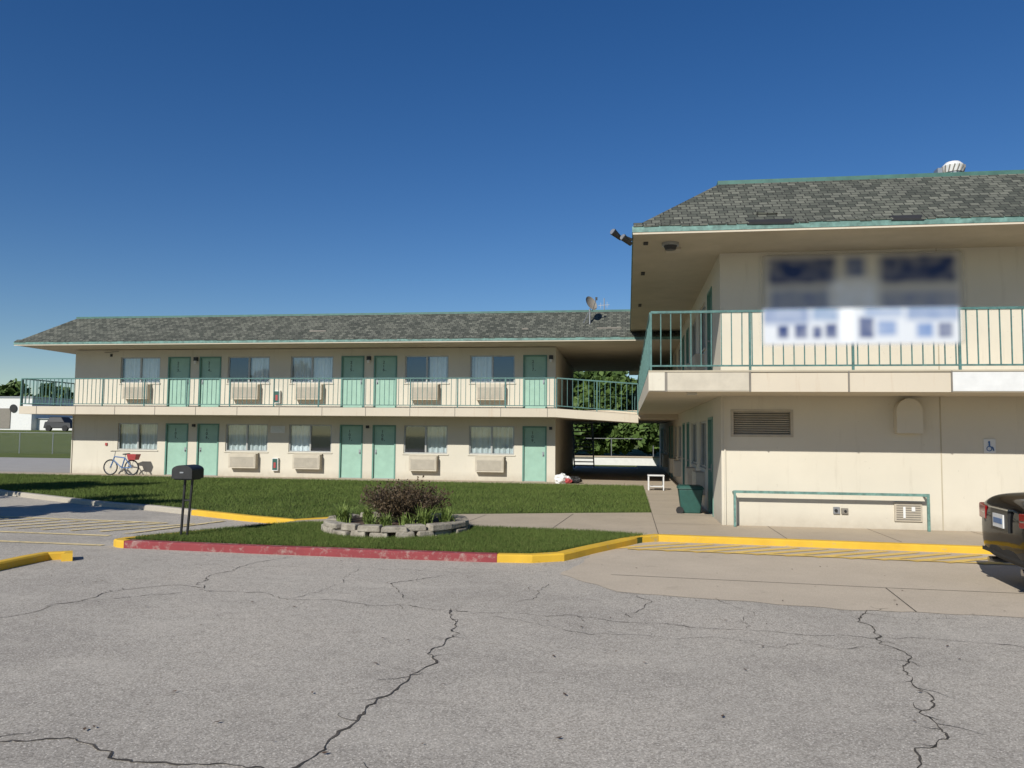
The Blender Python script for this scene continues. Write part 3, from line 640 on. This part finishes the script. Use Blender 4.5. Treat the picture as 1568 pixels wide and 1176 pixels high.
# ---------------- planter
PL=empty("stone_planter");cx,cy=-3.85,12.9
rn=random.Random(9)
g=MB();R=1.2
for course,(z0,z1,nb) in enumerate(((-.02,.085,21),(.085,.17,19))):
    ang=rn.random()
    for i in range(nb):
        a0=ang+2*math.pi*(i+rn.uniform(-.12,.12))/nb;a1=ang+2*math.pi*(i+1+rn.uniform(-.12,.12))/nb-.025
        ri=R-.20+rn.uniform(-.03,.02);ro=R+.02+rn.uniform(-.04,.05)-course*.015;zt=z1+rn.uniform(-.012,.02)
        def pt(a,r,z): return (cx+r*math.cos(a),cy+r*math.sin(a)*.98,z+rn.uniform(-.006,.006))
        g.hexa([pt(a0,ri,z0),pt(a0,ro,z0),pt(a1,ro+rn.uniform(-.02,.02),z0),pt(a1,ri,z0),pt(a0+.01,ri,zt),pt(a0+.01,ro-.01,zt),pt(a1-.01,ro-.01,zt),pt(a1-.01,ri,zt)],'stone')
g.build("stone_ring",PL,.02)
g=MB();g.prism([(cx+1.08*math.cos(i*math.pi/12),cy+1.08*math.sin(i*math.pi/12)) for i in range(24)],0,.11,'soil');g.build("soil",PL)
np.random.seed(21)
SH=empty("barberry_shrub");g=MB();pts=[]
for i in range(320):
    t=rn.random()*6.28;rad=.74*math.sqrt(rn.random());bx=cx+.15+.10*math.cos(t);by=cy+.1*math.sin(t)
    e=Vector((cx+.15+rad*math.cos(t)*1.08,cy+rad*math.sin(t)*.9,.14+.72*rn.uniform(.55,1.0)*(1-.26*(rad/.74)**2)))
    g.cyl((bx,by,.12),e,.006,'bark',4,.002,cap=False)
    for s in range(24):
        q=Vector((bx,by,.12)).lerp(e,rn.uniform(.35,1.02));pts.append((q.x+rn.gauss(0,.035),q.y+rn.gauss(0,.035),q.z+rn.gauss(0,.03)))
g.build("twigs",SH);V,F=leafcloud(np.array(pts),.026);rawmesh("leaves",V,F,'bushred',SH)
def lily(x,y,n,h,seed):
    rn=random.Random(seed);g=MB();o=empty("daylily_plant")
    for i in range(n):
        t=rn.random()*6.28;L=h*rn.uniform(.6,1.15);sp=rn.uniform(.25,.9);w=.011;bx=x+rn.gauss(0,.05);by=y+rn.gauss(0,.05);prev=None
        for s in range(6):
            u=s/5;r_=L*sp*u*u*.9+.02*u;z=.10+L*(u*1.05-.55*sp*u*u);ww=w*(1-u*.85)
            p=Vector((bx+r_*math.cos(t),by+r_*math.sin(t),z));nn=Vector((-math.sin(t),math.cos(t),0))*ww;cur=(p-nn,p+nn)
            if prev: g.poly([prev[0],cur[0],cur[1],prev[1]],'lily')
            prev=cur
    g.build("blades",o)
for i,(dx,dy,h,n) in enumerate(((-.85,-.25,.38,140),(-.6,.3,.35,80),(-.22,-.72,.24,90),(.02,-.66,.26,100),(.38,-.68,.27,90),(.62,-.5,.38,150),(.90,-.2,.34,110),(.8,.3,.3,60),(-.95,.1,.32,80))): lily(cx+dx,cy+dy,n,h,30+i)
# ---------------- mailbox
MBX=empty("mailbox")
g=MB()
g.cyl((-6.76,11.25,-.02),(-6.72,11.25,.88),.020,'black',8);g.cyl((-6.66,11.25,-.02),(-6.60,11.25,.88),.020,'black',8);g.bar((-6.75,11.25,.55),(-6.63,11.25,.55),.02,'black')
g.box(-6.82,-6.54,11.12,11.38,.865,.884,'black');g.build("posts",MBX)
g=MB();pr=[(-.165,0),(.165,0)]+[(.165*math.cos(math.pi*i/10),.13+.075*math.sin(math.pi*i/10)) for i in range(11)]
for yy in (11.08,11.42): g.poly([(-6.68+a,yy,.886+b) for a,b in pr],'black')
for i in range(len(pr)):
    a=pr[i];b2=pr[(i+1)%len(pr)];g.poly([(-6.68+a[0],11.08,.886+a[1]),(-6.68+b2[0],11.08,.886+b2[1]),(-6.68+b2[0],11.42,.886+b2[1]),(-6.68+a[0],11.42,.886+a[1])],'black')
g.box(-6.71,-6.65,11.072,11.079,.97,.99,'metal');g.build("box",MBX)
# ---------------- bicycle
BK=empty("bicycle");g=MB();bx,by=-18.35,26.45;r_=.27
wa=(bx-.42,by,r_);wb=(bx+.42,by,r_)
for w in (wa,wb):
    g.torus(w,r_,.022,(0,1,0),'rubber',28,6);g.torus(w,r_-.025,.010,(0,1,0),'metal',28,4)
    for i in range(14):
        t=i*math.pi/7;g.bar(w,(w[0]+(r_-.03)*math.cos(t),by,w[2]+(r_-.03)*math.sin(t)),.004,'metal')
    g.cyl((w[0],by-.04,w[2]),(w[0],by+.04,w[2]),.02,'metal')
g.build("wheels",BK)
g=MB();bb=(bx+.03,by,.25);st=(bx+.14,by,.62);hd=(bx-.28,by,.66);hl=(bx-.31,by,.54)
for a,b2 in ((bb,st),(st,hd),(bb,hl),(hd,hl),(bb,wb),(st,wb),(hl,wa)): g.cyl(a,b2,.022,'blue',8)
g.cyl(hd,(bx-.25,by,.84),.014,'metal',6);g.bar((bx-.25,by-.26,.86),(bx-.25,by+.26,.86),.025,'rubber');g.bar((bx-.25,by-.24,.86),(bx-.17,by-.26,.87),.025,'rubber')
g.cyl(st,(bx+.16,by,.74),.012,'metal',6);g.torus((bx+.03,by-.03,.25),.07,.008,(0,1,0),'metal',16,4);g.bar((bx+.03,by-.03,.25),(bx+.09,by-.07,.13),.015,'metal');g.box(bx+.06,bx+.13,by-.15,by-.06,.115,.135,'rubber')
g.hexa([(bx+.06,by-.03,.73),(bx+.29,by-.08,.73),(bx+.29,by+.08,.73),(bx+.06,by+.03,.73),(bx+.06,by-.02,.77),(bx+.29,by-.08,.79),(bx+.29,by+.08,.79),(bx+.06,by+.02,.77)],'rubber')
g.build("frame",BK)
g=MB();g.hexa([(bx+.34,by-.12,.55),(bx+.62,by-.12,.55),(bx+.62,by+.12,.55),(bx+.34,by+.12,.55),(bx+.30,by-.15,.76),(bx+.68,by-.15,.76),(bx+.68,by+.15,.76),(bx+.30,by+.15,.76)],'red');g.bar((bx+.42,by,.27),(bx+.5,by,.55),.015,'metal');g.build("rear_basket",BK,.02)
g=MB();g.bar((bx+.05,by+.02,.3),(bx+.1,by+.15,0),.015,'metal');g.build("kickstand",BK)
# ---------------- trash bin, small table, bags
g=MB();g.hexa([(1.12,16.85,0),(1.5,16.85,0),(1.5,17.25,0),(1.12,17.25,0),(1.06,16.8,.50),(1.56,16.8,.50),(1.56,17.3,.50),(1.06,17.3,.50)],'green');g.hexa([(1.03,16.77,.501),(1.59,16.77,.501),(1.59,17.33,.501),(1.03,17.33,.501),(1.08,16.82,.57),(1.54,16.82,.57),(1.54,17.28,.57),(1.08,17.28,.57)],'green');g.cyl((1.08,16.83,.06),(1.08,16.78,.06),.06,'rubber');g.build("trash_bin",None,.02)
g=MB()
for x in (.62,1.05):
    for y in (23.6,24.0): g.bar((x,y,0),(x,y,.42),.035,'white')
g.box(.59,1.08,23.57,24.03,.42,.45,'white');g.box(.62,1.05,23.62,23.98,.10,.12,'white');g.build("small_table",None,.004)
def blob(name,c,r,k,seed,parent=None,amp=.35):
    bm=bmesh.new();bmesh.ops.create_icosphere(bm,subdivisions=4,radius=1)
    for v in bm.verts:
        n_=mnoise.noise(v.co*1.8+Vector((seed,0,0)))*amp+mnoise.noise(v.co*5+Vector((seed,3,0)))*amp*.4;v.co*=1+n_;v.co.x*=r[0];v.co.y*=r[1];v.co.z*=r[2];v.co.z=max(v.co.z,-r[2]*.8)
        v.co+=Vector(c)
    me=bpy.data.meshes.new(name);bm.to_mesh(me);bm.free();me.materials.append(M[k]);o=bpy.data.objects.new(name,me);C.objects.link(o)
    if parent:o.parent=parent
    return o
TB=empty("garbage_bags");blob("bag_1",(-2.15,26.3,.13),(.28,.2,.17),'white',1,TB);blob("bag_2",(-1.75,26.45,.1),(.22,.18,.13),'black',5,TB);blob("bag_3",(-1.95,26.2,.08),(.12,.1,.1),'red',8,TB)
# ---------------- car
CAR=empty("parked_sedan")
def sedan():
    st=[
    (0.00,.62,.42,.80,.86,.50),(.04,.80,.34,.92,.98,.66),(.14,.87,.26,.98,1.06,.72),(.45,.90,.22,1.00,1.09,.74),(.85,.915,.22,1.01,1.12,.72),(1.25,.92,.21,1.01,1.33,.62),(1.65,.92,.21,1.01,1.45,.58),(2.2,.92,.21,1.00,1.48,.58),(2.8,.92,.21,.99,1.44,.58),(3.25,.915,.21,.97,1.22,.62),(3.6,.91,.21,.95,1.02,.72),(4.1,.89,.22,.88,.94,.68),(4.5,.84,.26,.78,.82,.62),(4.72,.70,.34,.62,.68,.5),(4.8,.5,.42,.56,.6,.36)]
    V=[];F=[];mi=[]
    for (x,w,zb,zl,zt,rw) in st:
        zm=(zb+zl)/2
        half=[(0,zb),(w*.8,zb),(w*.97,zb+.08),(w,zm),(w*.985,zl-.10),(w*.94,zl),(rw+ (w*.94-rw)*.12,zt-.05),(rw*.82,zt-.005),(0,zt+.012)]
        ring=half+[(-a,b) for a,b in half[-2:0:-1]]
        V+= [(x,a,b) for a,b in ring]
    n=len(half)*2-2
    for i in range(len(st)-1):
        for j in range(n):
            F.append((i*n+j,i*n+(j+1)%n,(i+1)*n+(j+1)%n,(i+1)*n+j))
            jj=j if j<n/2 else n-1-j
            m_=0
            if jj==5 and 4<=i<=9: m_=1
            if jj in(6,7) and i in (4,5,8,9): m_=1
            if jj in(0,): m_=2
            mi.append(m_)
    F.append(tuple(range(n))[::-1]);mi.append(0);F.append(tuple((len(st)-1)*n+j for j in range(n)));mi.append(0)
    me=bpy.data.meshes.new("body");me.from_pydata(V,[],F)
    for k in ('carpaint','carglass','rubber'): me.materials.append(M[k])
    me.polygons.foreach_set("material_index",mi);me.polygons.foreach_set("use_smooth",[True]*len(F));me.update()
    bm=bmesh.new();bm.from_mesh(me);bmesh.ops.recalc_face_normals(bm,faces=bm.faces);bm.to_mesh(me);bm.free()
    o=bpy.data.objects.new("body",me);C.objects.link(o);o.parent=CAR;s=o.modifiers.new("s","SUBSURF");s.levels=2;s.render_levels=2
    g=MB()
    for x in (.95,3.85):
        for s_ in (-1,1):
            g.torus((x,s_*.80,.32),.235,.095,(0,1,0),'rubber',28,8);g.cyl((x,s_*.74,.32),(x,s_*.885,.32),.21,'chrome',20)
            g.cyl((x,s_*.70,.34),(x,s_*.925,.34),.37,'rubber',28)
            for q in range(5):
                t=q*1.2566;g.bar((x,s_*.935,.32),(x+.2*math.cos(t),s_*.935,.32+.2*math.sin(t)),.045,'chrome',.02)
            g.torus((x,s_*.935,.32),.27,.045,(0,1,0),'rubber',28,6)
    g.build("wheels",CAR,smooth=False)
    g=MB()
    for s_ in (-1,1):
        g.hexa([(.0,s_*.50,.74),(.0,s_*.50,.90),(.035,s_*.83,.92),(.035,s_*.83,.74),(.30,s_*.60,.76),(.30,s_*.60,.9),(.40,s_*.902,.93),(.36,s_*.905,.78)],'tail')
        g.hexa([(-.004,s_*.52,.80),(-.004,s_*.52,.83),(.028,s_*.76,.84),(.028,s_*.76,.81),(.1,s_*.52,.8),(.1,s_*.52,.83),(.1,s_*.76,.84),(.1,s_*.76,.81)],'chrome')
        g.hexa([(1.9,s_*.93,.98),(2.0,s_*.93,.98),(2.0,s_*1.05,1.0),(1.9,s_*1.05,1.0),(1.88,s_*.93,1.1),(2.0,s_*.93,1.1),(2.0,s_*1.05,1.1),(1.88,s_*1.05,1.1)],'carpaint')
    g.build("tail_lamps",CAR,.02)
    g=MB();g.box(-.035,-.02,-.155,.155,.70,.85,'white');g.box(-.038,-.0355,-.13,.13,.745,.805,'blue');g.box(-.02,.05,-.26,.26,.66,.90,'black');g.box(-.03,.03,-.30,.30,.905,.922,'chrome')
    g.box(.02,.12,-.70,.70,.36,.40,'rubber');g.cyl((.02,.5,.27),(.3,.5,.27),.035,'chrome');g.cyl((.02,-.5,.27),(.3,-.5,.27),.035,'chrome')
    g.build("plate_and_bumper",CAR)
sedan();CAR.location=(4.22,9.75,-.1);CAR.rotation_euler=(0,0,math.radians(-5))
# ================================================================== left background
WB=empty("distant_warehouse");g=MB()
g.box(-130,-73.5,88,110,1.6,5.6,'white');g.box(-130,-73.3,87.9,110,5.61,5.8,'metal')
for x in (-79,-84): g.box(x,x+2.6,87.9,88,1.8,4.3,'acd')
g.box(-73.49,-64.5,89,104,1.6,3.0,'white');g.box(-73.49,-64.3,88.8,104,3.01,3.12,'metal')
for x in (-72.3,-69.6,-66.9): g.box(x,x+1.5,88.95,89,1.9,2.7,'acd')
g.cyl((-76,87.85,4.3),(-76,87.95,4.3),.5,'black',16);g.build("walls",WB)
def van(name,x,y,L,h,k,z=1.5):
    V_=empty(name);g=MB()
    g.hexa([(x,y,z+.35),(x+L,y,z+.35),(x+L,y+2,z+.35),(x,y+2,z+.35),(x+.1,y+.1,z+h*.65),(x+L-.2,y+.1,z+h*.6),(x+L-.2,y+1.9,z+h*.6),(x+.1,y+1.9,z+h*.65)],k)
    g.hexa([(x+.3,y+.1,z+h*.6),(x+L*.75,y+.1,z+h*.6),(x+L*.75,y+1.9,z+h*.6),(x+.3,y+1.9,z+h*.6),(x+.6,y+.3,z+h),(x+L*.58,y+.3,z+h),(x+L*.58,y+1.7,z+h),(x+.6,y+1.7,z+h)],'black')
    g.build("body",V_,.08);g=MB()
    for u in (.2,.8): g.cyl((x+L*u,y-.05,z+.35),(x+L*u,y+.25,z+.35),.36,'rubber',14)
    g.build("wheels",V_)
van("distant_truck",-68.6,84,3.6,1.7,'black')
g=MB();FY=50
for i in range(30):
    x=-66+i*2.6;z=gz(x,FY);g.cyl((x,FY,z),(x,FY,z+1.5),.03,'metal',6)
g.bar((-66,FY,gz(0,FY)+1.48),(10,FY,gz(0,FY)+1.48),.03,'metal')
for i in range(0,400):
    x=-66+i*.12
    g.bar((x,FY,gz(0,FY)+.02),(x+1.2,FY,gz(0,FY)+1.45),.003,'metal');g.bar((x+1.2,FY,gz(0,FY)+.02),(x,FY,gz(0,FY)+1.45),.003,'metal')
g.build("chain_link_fence")
# ================================================================== LIGHT
az=math.radians(20);el=math.radians(33)
S=Vector((-math.sin(az)*math.cos(el),-math.cos(az)*math.cos(el),math.sin(el)))
sd=bpy.data.lights.new("sun","SUN");sd.energy=5.0;sd.angle=math.radians(.5);sd.color=(1,.96,.88)
so=bpy.data.objects.new("sun",sd);C.objects.link(so);so.rotation_euler=S.to_track_quat('Z','Y').to_euler()
w=bpy.data.worlds.new("World");scene.world=w;w.use_nodes=True;nt=w.node_tree
sky=nt.nodes.new("ShaderNodeTexSky");sky.sky_type='NISHITA';sky.sun_disc=False;sky.sun_elevation=el;sky.sun_rotation=math.radians(200)
sky.air_density=1.0;sky.dust_density=0.0;sky.ozone_density=3.2;sky.altitude=100
hs=nt.nodes.new("ShaderNodeHueSaturation");hs.inputs["Saturation"].default_value=1.30;hs.inputs["Hue"].default_value=.510
nt.links.new(sky.outputs[0],hs.inputs["Color"]);nt.links.new(hs.outputs[0],nt.nodes["Background"].inputs[0]);nt.nodes["Background"].inputs[1].default_value=.080
# ================================================================== CAMERA
ps=math.radians(8.4);th=math.radians(3.7);r=.0095
F=Vector((-math.sin(ps)*math.cos(th),math.cos(ps)*math.cos(th),math.sin(th)));Rv=Vector((math.cos(ps),math.sin(ps),0));U=Rv.cross(F)
X=(Rv+U*r).normalized();Y=(U-Rv*r).normalized();Z=-F
cd=bpy.data.cameras.new("camera");cam=bpy.data.objects.new("camera",cd);C.objects.link(cam)
cam.matrix_world=Matrix(((X.x,Y.x,Z.x,0),(X.y,Y.y,Z.y,0),(X.z,Y.z,Z.z,1.6),(0,0,0,1)))
cd.sensor_width=36;cd.lens=1200/1568*36;cd.clip_end=3000;cd.clip_start=.05
scene.camera=cam
scene.view_settings.view_transform='Standard';scene.view_settings.look='None';scene.view_settings.exposure=0
